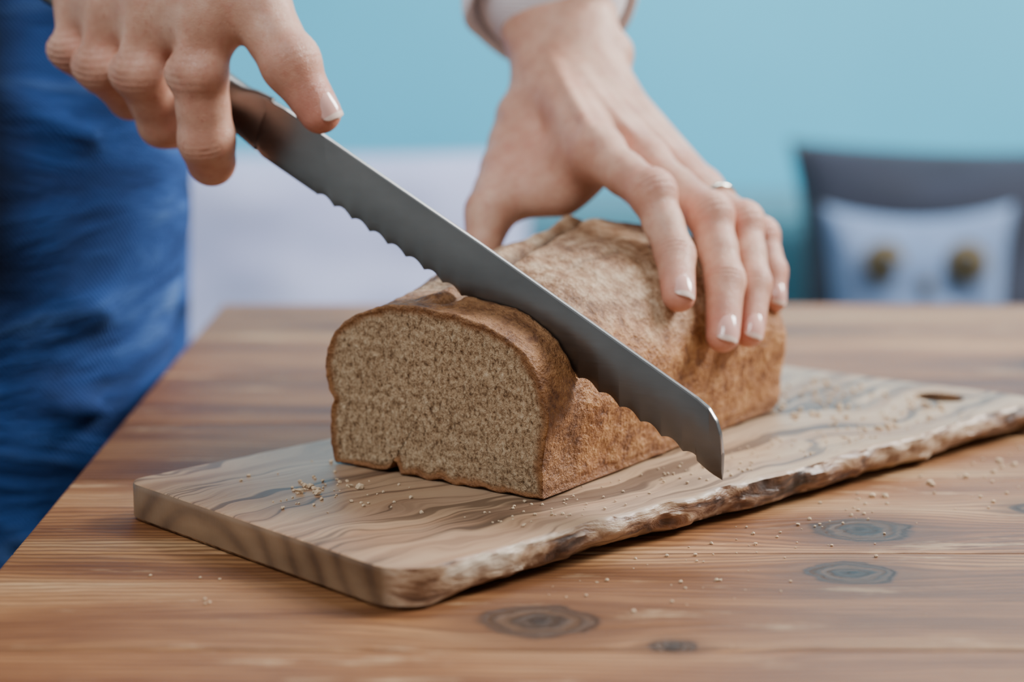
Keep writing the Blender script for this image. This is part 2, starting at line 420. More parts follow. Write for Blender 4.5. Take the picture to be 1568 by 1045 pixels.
def loaf():
    sec=[(.9,0),(.45,0),(0,0),(-.45,0),(-.88,0),(-.955,.05),(-.97,.2),(-.955,.34),(-.935,.39),(-.99,.45),(-1.01,.56),(-.97,.72),(-.86,.85),(-.62,.955),(-.3,1),(0,1),(.3,.975),(.55,.915),(.78,.80),(.93,.67),(1.01,.53),(1.02,.42),(.985,.28),(.96,.15),(.955,.05)]
    S2=catmull([(w,h) for w,h in sec],13); N=len(S2)
    LEN=.214; R0=.176
    ss=[0,.0004]+[.0015*i for i in range(1,14)]+[SL-.0014,SL-.0010,SL-.0007,SL,SL+.0007,SL+.0010,SL+.0014]+[.0255+.0011*i for i in range(0,150)]
    ss=[s for s in ss if s<R0]; nend=26
    stations=[(s,1.0) for s in ss]+[(R0+(LEN-R0)*math.sin(math.pi/2*i/nend),max(.03,math.cos(math.pi/2*i/nend))**.50) for i in range(0,nend+1)]
    vs=[];crumb=[];crack=[];rim=[];fs=[]
    def crackw(s): return -.003-.9*s*s+.0022*noise.noise(Vector((s*60,1,1)))+.001*noise.noise(Vector((s*200,1,1)))
    for j,(s,sc) in enumerate(stations):
        Hh=interp(HP,s)
        for i,p in enumerate(S2):
            w=p.x*.0535*(1+.03*noise.noise(Vector((s*16,p.y*2,2)))*min(1,s/.03)); h=p.y*Hh
            w*=sc; h=(h-.42*Hh)*sc+.42*Hh if sc<1 else h
            if sc<1 : h=max(h,0)
            n_=Vector((p.x,0,(p.y-.45)*1.8)).normalized()
            if p.y<.02: n_=Vector((0,0,0))
            q=Vector((w,s,h))
            d=.0020*noise.fractal(q*24,1.0,2.0,2)+.0006*noise.fractal(q*110,1.0,2.0,3)+.0004*noise.noise(q*380)
            ck=0
            if p.y>.6:
                cw=crackw(s); dd=w-cw; env=min(1,max(0,(s-.006)/.018))*min(1,max(0,(.165-s)/.03))
                wd=.0022*(1+.8*noise.noise(Vector((s*70,5,5))))
                g=math.exp(-(dd/wd)**2)*env
                dep=.0078*(.6+1.0*noise.noise(Vector((s*45,8,1))))
                d-=max(.0028,dep)*g; ck=min(1,g*1.3)
                d+=.0034*env*math.exp(-((dd+.0065)/.0045)**2)*(.8+.6*noise.noise(Vector((s*50,w*40,3))))
                d+=.0014*env*math.exp(-((dd-.007)/.005)**2)
                for (a0_,sl_,s0,s1,wd2) in ((.016,.10,.06,.11,.0010),(-.034,-.12,.03,.09,.0012),(-.022,.1,.03,.10,.0014)):
                    cw2=a0_+sl_*(s-s0)+.002*noise.noise(Vector((s*90,a0_*99,0)))
                    env2=min(1,max(0,(s-s0)/.015))*min(1,max(0,(s1-s)/.015))
                    g2=math.exp(-(abs(w-cw2)/wd2)**2)*env2; d-=.0013*g2; ck=max(ck,g2*.5)
            q=q+n_*d
            if s<.012 and p.y<.10 and abs(p.x+.37)<.06:
                q.z=max(q.z,.0055*(1-(abs(p.x+.37)/.06)**2)*(1-s/.012)**.5)
            if s<.01 and p.y<.03:
                q.z=max(q.z,.0008+.0014*noise.noise(Vector((w*150,0,0))))
            if abs(s-SL)<.00101:
                lim=edge_z(w-.0535)-.015-.0006
                if q.z>lim: q.z=lim
            vs.append(q); crumb.append(0.0); crack.append(ck); rim.append(0)
    J=len(stations)
    for j in range(J-1):
        for i in range(N): fs.append((j*N+i,j*N+(i+1)%N,(j+1)*N+(i+1)%N,(j+1)*N+i))
    b=(J-1)*N; ce=Vector((0,LEN,.42*interp(HP,LEN))); vs.append(ce); crumb.append(0);crack.append(0);rim.append(0)
    for i in range(N): fs.append((b+i,b+(i+1)%N,len(vs)-1))
    NR=90; cen=Vector((0,0,.036)); base=len(vs)
    for r in range(1,NR+1):
        t=1-r/NR
        for i in range(N):
            o=vs[i]; q=cen+(o-cen)*t
            din=(o-cen).length*(1-t)
            nz_=noise.noise(o*160)
            m_=min(1,max(0,(din-.0010-.0010*nz_)/.0014))
            rel=.0006*noise.fractal(Vector((q.x*420,q.z*340,1)),1.0,2.0,3)+.0006*noise.noise(Vector((q.x*110,q.z*110,2)))
            q.y=-.0004+rel*m_+.0004*m_
            vs.append(q); crumb.append(m_); crack.append(0); rim.append(max(0,1-din/(.0052+.002*nz_)))
    for r in range(NR):
        a0=(base+(r-1)*N) if r>0 else 0; a1=base+r*N
        for i in range(N): fs.append((a0+i,a1+i,a1+(i+1)%N,a0+(i+1)%N))
    o=mkmesh('bread_loaf',vs,fs,M_bread,mw=MWl)
    for nm,arr in (('crumb',crumb),('crack',crack),('rim',rim)):
        at=o.data.attributes.new(nm,'FLOAT','POINT'); at.data.foreach_set('value',arr)
    bm=bmesh.new(); bm.from_mesh(o.data); bmesh.ops.recalc_face_normals(bm,faces=bm.faces); bm.to_mesh(o.data); bm.free()
    return o
loaf()

# ------------------------------------------------------------ crumbs (one object)
def crumbs():
    bm=bmesh.new()
    def ad(x,y,z,r):
        res=bmesh.ops.create_icosphere(bm,subdivisions=1,radius=r)['verts']
        sd=random.random()*50
        for v in res:
            v.co=v.co*(1+.5*noise.noise(v.co/r*1.3+Vector((sd,0,0)))); v.co.z*=.75
            v.co+=Vector((x,y,z+r*.55))
    def onboard(l,m): return A0+Lx*l+Wx*m
    for _ in range(55):
        p=onboard(random.gauss(.046,.014),random.gauss(.070,.018)); ad(p.x,p.y,.015,random.choice([.0004,.0005,.0007,.0009]))
    for _ in range(9):
        p=onboard(random.gauss(.044,.006),random.gauss(.064,.008)); ad(p.x,p.y,.015,random.uniform(.001,.0018))
    for _ in range(160):
        p=onboard(random.uniform(.06,.34),random.uniform(.130,.16)); ad(p.x,p.y,.015,random.uniform(.0003,.0008))
    for _ in range(100):
        p=onboard(random.uniform(.27,.35),random.uniform(.06,.155)); ad(p.x,p.y,.015,random.uniform(.0005,.0014))
    for _ in range(120):
        p=onboard(random.uniform(0.05,.38),.167+abs(random.gauss(.02,.03))+.006); ad(p.x,p.y,0,random.choice([.0003,.0004,.0006,.0008]))
    for _ in range(10):
        p=onboard(random.uniform(.22,.36),.18+random.random()*.015); ad(p.x,p.y,0,random.uniform(.0009,.0016))
    for _ in range(6):
        p=onboard(-.02-random.random()*.02,random.uniform(.04,.12)); ad(p.x,p.y,0,.0006)
    bmobj('bread_crumbs',bm,simple('crumb_brown',(.60,.44,.28),.8,0,900,.3),smooth=False)
crumbs()

# ------------------------------------------------------------ knife (local x=k, y=along -a (towards viewer), z=up)
BS=CN+av*SL
def KN(k,n,z): return Vector((BS.x,BS.y,0))+ev*k-av*n+Vector((0,0,z))
MWk=Matrix(((ev.x,-av.x,0,BS.x),(ev.y,-av.y,0,BS.y),(0,0,1,0),(0,0,0,1)))
def knife():
    root=empty('bread_knife',(0,0,0)); root.matrix_world=MWk
    k0,k1=-.172,.0612
    def spine(k):
        pts=[(-.18,.1655),(-.172,.1640),(-.160,.1605),(-.145,.1545),(-.1229,.1436),(-.0477,.1072),(.031,.0676),(.050,.0580),(.0555,.0545),(.0585,.0505),(.0603,.0455),(.0612,.0385)]
        for i in range(len(pts)-1):
            if k<=pts[i+1][0]:
                t=(k-pts[i][0])/(pts[i+1][0]-pts[i][0]); return pts[i][1]*(1-t)+pts[i+1][1]*t
        return pts[-1][1]
    def edge(k):
        if k<-.160:
            t=(k+.172)/.012; return .1445*(1-t)+.1340*t
        if k<-.1304:
            t=(k+.160)/.0296; return .1340*(1-t)+.1203*t
        z=edge_z(k)
        if k<.050:
            ph=((k+.1304)/.0092)%1; z+= .0020*math.sin(ph*math.pi) - .0003
        else:
            t=(k-.050)/.0112; z=edge_z(.050)*(1-t)+.0282*t -.0006*math.sin(t*math.pi)
        return z
    nk=520; vs=[];fs=[]
    for i in range(nk+1):
        k=k0+(k1-k0)*i/nk
        zs,ze=spine(k),edge(k)
        hh=zs-ze
        th=.0011 if k>-.12 else .0011+.0009*min(1,(-.12-k)/.04)
        prof=[(zs,0),(zs-.0003,th*.8),(zs-.0009,th),(zs-hh*.5,th*.85),(ze+min(.0036,hh*.3),th*.72),(ze,.00012)]
        for z,n in prof: vs.append((k,n,z))
        for z,n in prof[::-1][:-1]: vs.append((k,-n,z))
    M_=11
    for i in range(nk):
        for j in range(M_):
            a_=i*M_+j;b_=i*M_+(j+1)%M_; fs.append((a_,a_+M_,b_+M_,b_))
    fs.append(tuple(range(M_))); fs.append(tuple(nk*M_+j for j in range(M_))[::-1])
    b=mkmesh('blade',vs,fs,[M_steel,M_edge],parent=root)
    for p in b.data.polygons:
        j=p.index%M_
        if j in (0,1,9,10) and p.index<nk*M_: p.material_index=1
    try: b.data.set_sharp_from_angle(angle=math.radians(25))
    except Exception: pass
    path=[(-.158,.1475,.0125,.0018),(-.166,.1515,.0112,.0040),(-.173,.1545,.0100,.0062),(-.19,.1630,.0098,.0078),(-.215,.1755,.0100,.0085),(-.245,.190,.0102,.0088),(-.27,.202,.0112,.0090),(-.282,.207,.0110,.0080),(-.286,.209,.007,.004)]
    pts=catmull([Vector((a_,b_,0)) for a_,b_,c_,d_ in path],6,False)
    rr=catmull([Vector((c_,d_,0)) for a_,b_,c_,d_ in path],6,False)
    vs=[];fs=[];n=24
    U=Vector((.436,0,.9))
    for p,r in zip(pts,rr):
        for i in range(n):
            a_=2*math.pi*i/n; c,s=math.cos(a_),math.sin(a_)
            cc=math.copysign(abs(c)**.7,c); s2=math.copysign(abs(s)**.7,s)
            vs.append(Vector((p.x,0,p.y))+U*(r.x*cc)+Vector((0,1,0))*(r.y*s2))
    L=len(pts)
    for j in range(L-1):
        for i in range(n): fs.append((j*n+i,(j+1)*n+i,(j+1)*n+(i+1)%n,j*n+(i+1)%n))
    fs.append(tuple(range(n))[::-1]); fs.append(tuple((L-1)*n+i for i in range(n)))
    mkmesh('handle',vs,fs,M_steel,parent=root)
knife()

# ------------------------------------------------------------ SDF modelling
class Grid:
    def __init__(s,lo,hi,h):
        s.lo=np.array(lo,dtype=np.float32); s.h=h
        s.ax=[np.arange(lo[i],hi[i],h,dtype=np.float32) for i in range(3)]
        s.shape=tuple(len(a) for a in s.ax)
    def new(s): return np.full(s.shape,.1,dtype=np.float32)
    def sub(s,lo,hi,m):
        sl=[];ok=True
        for i in range(3):
            a=int(max(0,(lo[i]-m-s.lo[i])/s.h)); b=int(min(s.shape[i],(hi[i]+m-s.lo[i])/s.h+2))
            if b<=a: ok=False
            sl.append(slice(a,b))
        return tuple(sl) if ok else None
    def xyz(s,sl):
        return s.ax[0][sl[0]][:,None,None],s.ax[1][sl[1]][None,:,None],s.ax[2][sl[2]][None,None,:]
def smin(a,b,k):
    if k<=1e-6: return np.minimum(a,b)
    h=np.clip(.5+.5*(b-a)/k,0,1); return b*(1-h)+a*h-k*h*(1-h)
def smax(a,b,k): return -smin(-a,-b,k)
def cap(G,F,a,b,ra,rb,k=.004,mode='add',flat=None):
    a=np.array(a,dtype=np.float32); b=np.array(b,dtype=np.float32); r=max(ra,rb)
    m=.012+k
    sl=G.sub(np.minimum(a,b)-r*1.3,np.maximum(a,b)+r*1.3,m)
    if sl is None: return
    X,Y,Z=G.xyz(sl)
    d=b-a; L=float(d@d)+1e-12
    px,py,pz=X-a[0],Y-a[1],Z-a[2]
    t=np.clip((px*d[0]+py*d[1]+pz*d[2])/L,0,1)
    qx,qy,qz=px-t*d[0],py-t*d[1],pz-t*d[2]
    if flat is not None:
        nn,f=flat; nn=np.array(nn)/np.linalg.norm(nn)
        c=(qx*nn[0]+qy*nn[1]+qz*nn[2])*(1/f-1)
        qx,qy,qz=qx+c*nn[0],qy+c*nn[1],qz+c*nn[2]
    D=np.sqrt(qx*qx+qy*qy+qz*qz)-(ra+(rb-ra)*t)
    if flat is not None: D=D*min(1,(1+flat[1])/2)
    F[sl]=smin(F[sl],D,k) if mode=='add' else smax(F[sl],-D,k)
def ell(G,F,c,r,k=.004,ax=None,mode='add'):
    c=np.array(c,dtype=np.float32); R=max(r)
    sl=G.sub(c-R,c+R,.012+k)
    if sl is None: return
    X,Y,Z=G.xyz(sl); px,py,pz=X-c[0],Y-c[1],Z-c[2]
    if ax is None: ax=((1,0,0),(0,1,0),(0,0,1))
    A=[np.array(v)/np.linalg.norm(v) for v in ax]
    q=[px*v[0]+py*v[1]+pz*v[2] for v in A]
    k0=np.sqrt(sum((q[i]/r[i])**2 for i in range(3)))+1e-9
    k1=np.sqrt(sum((q[i]/r[i]**2)**2 for i in range(3)))+1e-9
    D=k0*(k0-1)/k1
    F[sl]=smin(F[sl],D.astype(np.float32),k) if mode=='add' else smax(F[sl],-D.astype(np.float32),k)
def nets(G,F):
    s=F<0
    nx,ny,nz=F.shape
    cnt=np.zeros((nx-1,ny-1,nz-1),dtype=np.int8)
    for dx in (0,1):
        for dy in (0,1):
            for dz in (0,1): cnt+=s[dx:nx-1+dx,dy:ny-1+dy,dz:nz-1+dz]
    act=(cnt>0)&(cnt<8)
    idx=np.full(act.shape,-1,dtype=np.int64); I=np.argwhere(act); idx[act]=np.arange(len(I))
    corners=np.array([(x,y,z) for x in (0,1) for y in (0,1) for z in (0,1)])
    vals=np.stack([F[I[:,0]+c[0],I[:,1]+c[1],I[:,2]+c[2]] for c in corners],1)
    pos=np.zeros((len(I),3)); n=np.zeros(len(I))
    for i in range(8):
        for j in range(i+1,8):
            if np.abs(corners[i]-corners[j]).sum()!=1: continue
            fa,fb=vals[:,i],vals[:,j]; m=(fa<0)!=(fb<0)
            t=np.where(m,fa/np.where(m,fa-fb,1),0)
            pos+=np.where(m[:,None],corners[i]+t[:,None]*(corners[j]-corners[i]),0); n+=m
    P=G.lo+G.h*(I+pos/n[:,None])
    quads=[]
    for axis in range(3):
        sh=[slice(None)]*3; sh2=[slice(None)]*3; sh[axis]=slice(0,-1); sh2[axis]=slice(1,None)
        a=s[tuple(sh)]; b=s[tuple(sh2)]
        E=np.argwhere(a!=b)
        u,v=(axis+1)%3,(axis+2)%3
        E=E[(E[:,u]>0)&(E[:,v]>0)&(E[:,u]<F.shape[u]-1)&(E[:,v]<F.shape[v]-1)]
        def cell(du,dv):
            C=E.copy(); C[:,u]-=du; C[:,v]-=dv; return idx[C[:,0],C[:,1],C[:,2]]
        q=np.stack([cell(1,1),cell(0,1),cell(0,0),cell(1,0)],1)
        fl=~s[E[:,0],E[:,1],E[:,2]]
        q[fl]=q[fl][:,::-1]
        quads.append(q)
    Q=np.concatenate(quads); Q=Q[(Q>=0).all(1)]
    return P,Q
def sdfobj(name,G,F,mat,parent=None,reds=None,creases=None,smooth_it=2):
    P,Q=nets(G,F)
    me=bpy.data.meshes.new(name)
    me.vertices.add(len(P)); me.vertices.foreach_set('co',P.astype(np.float32).ravel())
    me.loops.add(len(Q)*4); me.loops.foreach_set('vertex_index',Q.astype(np.int32).ravel())
    me.polygons.add(len(Q)); me.polygons.foreach_set('loop_start',np.arange(len(Q),dtype=np.int32)*4)
    me.update(calc_edges=True); me.validate()
    me.polygons.foreach_set('use_smooth',[True]*len(me.polygons))
    ed=np.empty(len(me.edges)*2,dtype=np.int32); me.edges.foreach_get('vertices',ed); ed=ed.reshape(-1,2)
    deg=np.bincount(ed.ravel(),minlength=len(P)).astype(float)
    X=P.astype(float)
    for _ in range(smooth_it):
        A=np.zeros_like(X)
        for c in range(3):
            A[:,c]=np.bincount(ed[:,0],X[ed[:,1],c],len(P))+np.bincount(ed[:,1],X[ed[:,0],c],len(P))
        X=X*.5+.5*A/np.maximum(deg,1)[:,None]
    me.vertices.foreach_set('co',X.astype(np.float32).ravel()); me.update()
    nr=np.empty(len(P)*3,dtype=np.float32); me.vertices.foreach_get('normal',nr); nr=nr.reshape(-1,3)
    if creases:
        disp=np.zeros(len(P))
        for J,D,dors,amp,lam,sig in creases:
            J=np.array(J);D=np.array(D)/np.linalg.norm(D);dn=np.array(dors)/np.linalg.norm(dors)
            r=X-J; pr=r@D; d2=(r**2).sum(1)
            side=np.cross(D,dn); side/=np.linalg.norm(side)
            ph=pr+.10*np.abs(r@side)
            w=np.exp(-(pr/sig)**2)*np.exp(-np.maximum(0,d2-pr**2-.00012)/.00004)*np.clip(nr@dn*1.5,0,1)
            disp-=amp*w*np.maximum(0,np.cos(2*np.pi*ph/lam))**2
        X=X+nr*disp[:,None]
        me.vertices.foreach_set('co',X.astype(np.float32).ravel()); me.update()
    if reds is not None:
        R=np.zeros(len(P))
        for c,r,w in reds: R+=w*np.exp(-((X-np.array(c))**2).sum(1)/r**2)
        at=me.attributes.new('red','FLOAT','POINT'); at.data.foreach_set('value',np.clip(R,0,1).astype(np.float32))
    me.materials.append(mat)
    o=link(bpy.data.objects.new(name,me))
    if parent: o.parent=parent
    return o
def nail(c,d,n,w,l,name='fingernail',Rf=1.02):
    d=Vector(d).normalized(); n=Vector(n); n=(n-d*n.dot(d)).normalized(); s=d.cross(n)
    R=w/2*Rf*1.1; vs=[];fs=[];NI,NJ=14,18
    for j in range(NJ+1):
        v=2*j/NJ-1
        for i in range(NI+1):
            u=2*i/NI-1
            lim=math.sqrt(max(0,1-abs(v)**3.2)) if v<0 else math.sqrt(max(0,1-abs(v)**4.5))
            lim=max(lim,.10)
            th=math.asin(min(.95,(w/2)/R))*u*lim
            p=Vector(c)+d*(v*l/2)+s*(R*math.sin(th))+n*(R*math.cos(th)-R-(.0016 if v>0 else .0009)*v*v)
            vs.append(p)
    for j in range(NJ):
        for i in range(NI): fs.append((j*(NI+1)+i,j*(NI+1)+i+1,(j+1)*(NI+1)+i+1,(j+1)*(NI+1)+i))
    o=mkmesh(name,vs,fs,[M_nail,M_nailtip])
    for p in o.data.polygons:
        if p.index//NI>=NJ-3: p.material_index=1
    sm=o.modifiers.new('t','SOLIDIFY'); sm.thickness=.0005; sm.offset=-1
    return o

woman=empty('woman',(-.3,.45,FZ))
def P_(o):
    o.parent=woman; o.matrix_parent_inverse=Matrix.Translation((.3,-.45,-FZ)); return o

def finger(G,F,J,R,k=.003,waist=.93):
    for i in range(len(J)-1):
        a=np.array(J[i]);b=np.array(J[i+1]); m=(a+b)/2
        if i<len(J)-2:
            rm=(R[i]+R[i+1])/2*waist
            cap(G,F,a,m,R[i],rm,k); cap(G,F,m,b,rm,R[i+1],k)
        else: cap(G,F,a,b,R[i],R[i+1],k)

# ---- left hand resting on the loaf (world coordinates)
def left_hand():
    G=Grid((-.035,.06,.035),(.145,.315,.235),.0009)
    fing=G.new()
    I=[(.0376,.155,.131),(.0594,.119,.1170),(.0678,.100,.0940),(.0680,.0815,.0800)]
    M=[(.0589,.172,.1251),(.0852,.131,.1062),(.0898,.109,.0818),(.0874,.0915,.0615)]
    Rg=[(.0764,.187,.1176),(.1012,.148,.1005),(.1036,.124,.0780),(.1004,.1095,.0596)]
    Pk=[(.0879,.198,.1089),(.1118,.169,.0918),(.1155,.156,.0785),(.1155,.148,.0670)]
    rad={'I':(.0108,.0096,.0082,.0070),'M':(.0108,.0096,.0083,.0071),'R':(.0102,.0090,.0077,.0066),'P':(.0092,.0080,.0068,.0060)}
    for J,n in ((I,'I'),(M,'M'),(Rg,'R'),(Pk,'P')):
        g=G.new(); finger(G,g,J,rad[n],.003,.91)
        j=np.array(J); r=rad[n]
        ell(G,g,j[1]+np.array((0,-.0010,.0018)),(r[1]*1.03,)*3,.003)
        fing=smin(fing,g,.0012)
    palm=G.new()
    Wc=np.array((.0274,.235,.159)); up=np.array((-.25,-.45,.86))
    wl=Wc+np.array((-.011,-.002,.001)); wr=Wc+np.array((.012,.003,-.002))
    for J,w,r in ((I,wl,.0115),(M,Wc+(-.003,0,0),.0115),(Rg,Wc+(.005,.001,0),.0108),(Pk,wr,.0102)):
        a=np.array(J[0]); cap(G,palm,w,a,.0140,r,.009)
    for J,r in ((I,.0118),(M,.0118),(Rg,.0108),(Pk,.0098)): ell(G,palm,np.array(J[0])+(0,-.0024,.0030),(r*.88,)*3,.004)
    for J,w in ((I,(-.007,0,0)),(M,(-.002,0,0)),(Rg,(.005,0,0)),(Pk,(.010,.001,0))):
        a=np.array(J[0])+up*.0122; b=Wc+np.array(w)+up*.0150
        cap(G,palm,b,a,.0018,.0024,.0035)
    vp=[Wc+(.012,-.006,.0115),np.array((.052,.210,.1470)),np.array((.058,.196,.1420)),np.array((.070,.186,.1325))]
    for a,b in zip(vp[:-1],vp[1:]): cap(G,palm,a,b,.0017,.0017,.0025)
    vp=[Wc+(-.006,-.012,.0125),np.array((.030,.205,.1530)),np.array((.038,.190,.1480)),np.array((.050,.176,.1400))]
    for a,b in zip(vp[:-1],vp[1:]): cap(G,palm,a,b,.0014,.0014,.0025)
    cap(G,palm,(.062,.205,.112),(.045,.232,.135),.012,.013,.012)
    T=[(.0065,.226,.1400),(-.0015,.199,.1185),(-.0100,.1740,.1030),(-.0135,.1655,.0870)]
    th=G.new(); finger(G,th,T,(.0150,.0125,.0105,.0085),.006)
    cap(G,th,(.020,.222,.142),(.012,.200,.122),.013,.011,.010)
    # thenar web filling the space between thumb and first finger
    cap(G,palm,(.012,.205,.124),(.034,.168,.125),.0095,.0088,.012)
    cap(G,palm,(.004,.193,.116),(.030,.176,.117),.0100,.0095,.012)
    cap(G,palm,(-.003,.182,.108),(.022,.176,.109),.0095,.0085,.010)
    palm=smin(palm,th,.008)
    E=np.array((-.008,.40,.355)); dirn=(E-Wc)/np.linalg.norm(E-Wc)
    cap(G,palm,Wc-dirn*.004,Wc+dirn*.03,.0240,.0255,.014,flat=(up,.72))
    cap(G,palm,Wc+dirn*.03,Wc+dirn*.16,.0258,.034,.010,flat=(up,.8))
    ell(G,palm,Wc+np.array((.022,.008,.012)),(.009,.009,.009),.007)
    F=smin(palm,fing,.0045)
    reds=[]
    for J in (I,M,Rg,Pk): reds+=[(J[0],.013,.6),(J[1],.011,.8),(J[2],.008,.4),(J[3],.012,.85)]
    reds+=[((.02,.20,.13),.02,.4),((.0,.19,.115),.015,.6)]
    cre=[]
    for J in (I,M,Rg,Pk):
        j=[np.array(q) for q in J]; out=np.array((.45,-.65,.6))
        cre.append((j[1],j[2]-j[0],out,.00095,.0026,.0048)); cre.append((j[2],j[3]-j[1],out,.0007,.0020,.0028))
    cre.append((Wc+dirn*.008,dirn,up,.0007,.006,.012))
    P_(sdfobj('left_hand',G,F,M_skin,reds=reds,creases=cre))
    for J,n,w,r in ((I,(.45,-.75,.5),.0102,.0070),(M,(.35,-.85,.42),.0104,.0071),(Rg,(.40,-.85,.40),.0096,.0066),(Pk,(.45,-.8,.40),.0085,.0060)):
        d=Vector(J[3])-Vector(J[2]); dn=d.normalized(); nn=Vector(n); nn=(nn-dn*nn.dot(dn)).normalized()
        c=Vector(J[3])-dn*.0014+nn*(r+.0006)
        P_(nail(c,d,nn,w,w*1.42))
    a=Vector(Rg[0]);b=Vector(Rg[1]);c=a.lerp(b,.60);d=(b-a).normalized()
    u=d.cross(Vector((0,0,1))).normalized(); v=d.cross(u)
    vs=[];fs=[];n1,n2=56,10
    for i in range(n1):
        t=2*math.pi*i/n1; rdir=u*math.cos(t)+v*math.sin(t)
        for j in range(n2):
            p=2*math.pi*j/n2; vs.append(c+rdir*(.0099+.0008*math.cos(p))+d*(.0014*math.sin(p)))
    for i in range(n1):
        for j in range(n2): fs.append((i*n2+j,((i+1)%n1)*n2+j,((i+1)%n1)*n2+(j+1)%n2,i*n2+(j+1)%n2))
    P_(mkmesh('wedding_ring',vs,fs,M_gold))
    return Wc,E
Wl,El=left_hand()

# ---- right hand gripping the handle (knife frame k,n,z)
def right_hand():
    q=lambda k,n,z: np.array(KN(k,n,z))
    I=[q(-.1665,.018,.209),q(-.1695,.026,.1685),q(-.1718,.0205,.1420),q(-.1765,.013,.1320)]
    M=[q(-.193,.020,.2115),q(-.2005,.0275,.1680),q(-.2040,.013,.1470),q(-.2035,-.003,.1430)]
    Rg=[q(-.219,.018,.211),q(-.2255,.0255,.1700),q(-.2280,.008,.1570),q(-.2260,-.006,.1560)]
    Pk=[q(-.244,.014,.206),q(-.2460,.0215,.1760),q(-.2475,.006,.1660),q(-.2450,-.006,.1680)]
    T=[q(-.186,-.012,.228),q(-.151,.010,.195),q(-.1325,.0125,.1735),q(-.1205,.0085,.1545)]
    Wc=q(-.262,-.035,.265)
    lo=np.min([*I,*M,*Rg,*Pk,*T,Wc],axis=0)-.03; hi=np.max([*I,*M,*Rg,*Pk,*T,Wc],axis=0)+.045
    G=Grid(lo,hi,.0010)
    fing=G.new()
    R={'I':(.0122,.0113,.0113,.0104),'M':(.0124,.0112,.0102,.0092),'R':(.0120,.0106,.0096,.0086),'P':(.0108,.0094,.0086,.0078)}
    nv=-np.array(av)
    for J,n in ((I,'I'),(M,'M'),(Rg,'R'),(Pk,'P')):
        g=G.new(); r=R[n]; finger(G,g,J,r,.004,.91)
        sd=np.array(ev)*.0045
        ell(G,g,J[1]+nv*.0038+np.array((0,0,.001))+sd,(r[1]*.74,)*3,.003)
        ell(G,g,J[1]+nv*.0038+np.array((0,0,.001))-sd,(r[1]*.74,)*3,.003)
        cap(G,g,J[0]+nv*r[0]*.90,J[1]+nv*r[1]*.84+np.array((0,0,.004)),.0030,.0032,.005)
        fing=smin(fing,g,.0018)
    th=G.new(); finger(G,th,T,(.017,.0130,.0110,.0086),.005,.90)
    ell(G,th,T[2]+np.array((.001,-.001,.002)),(.0108,)*3,.004)
    palm=G.new()
    for J,r in ((I,.0140),(M,.0140),(Rg,.0130),(Pk,.0118)):
        cap(G,palm,Wc,J[0],.017,r,.012)
    cap(G,palm,I[0],Pk[0],.012,.011,.012)
    mid=lambda J,t: J[0]*(1-t)+J[1]*t
    for t,rr,off in ((.25,.0118,-.001),(.45,.0105,.0),(.62,.0085,.003)):
        back=np.array(av)*off
        L_=[mid(J,t)+back for J in (I,M,Rg,Pk)]
        for a,b in zip(L_[:-1],L_[1:]): cap(G,palm,a,b,rr,rr*.95,.008)
    cap(G,palm,T[1]*.5+T[0]*.5,I[0]*.6+I[1]*.4,.012,.0105,.014)
    vd=nv*.9+np.array((0,0,.25))
    for J in (I,M,Rg,Pk):
        cap(G,palm,Wc+vd*.016,J[0]+vd*.0130,.0018,.003,.005)
    E=np.array((-.37,.265,.40)); dirn=(E-Wc)/np.linalg.norm(E-Wc)
    cap(G,palm,Wc,Wc+dirn*.2,.024,.034,.012)
    hp=smin(palm,th,.006)
    F=smin(hp,fing,.004)
    reds=[]
    for J in (I,M,Rg,Pk): reds+=[(J[1],.013,.55),(J[2],.012,.5),(J[3],.012,.55)]
    reds+=[(T[3],.014,1.0),(T[2],.012,.6)]
    cre=[]
    out=nv+np.array((0,0,-.2))
    for J in (I,M,Rg,Pk): cre.append((J[1]+np.array((0,0,.002)),J[2]-J[0],out,.0011,.0030,.0062))
    cre.append((I[2],I[3]-I[1],out,.0009,.0024,.0035))
    cre.append((T[2],T[3]-T[1],(.5,-.5,.7),.0010,.0026,.0050))
    P_(sdfobj('right_hand',G,F,M_skin,reds=reds,creases=cre))
    d=Vector(T[3]-T[2]); dn=d.normalized(); nn=Vector((.52,-.62,.60)); nn=(nn-dn*nn.dot(dn)).normalized()
    P_(nail(Vector(T[3])-dn*.0012+nn*.0092,d,nn,.0122,.0160))
    return Wc,E
Wr,Er=right_hand()

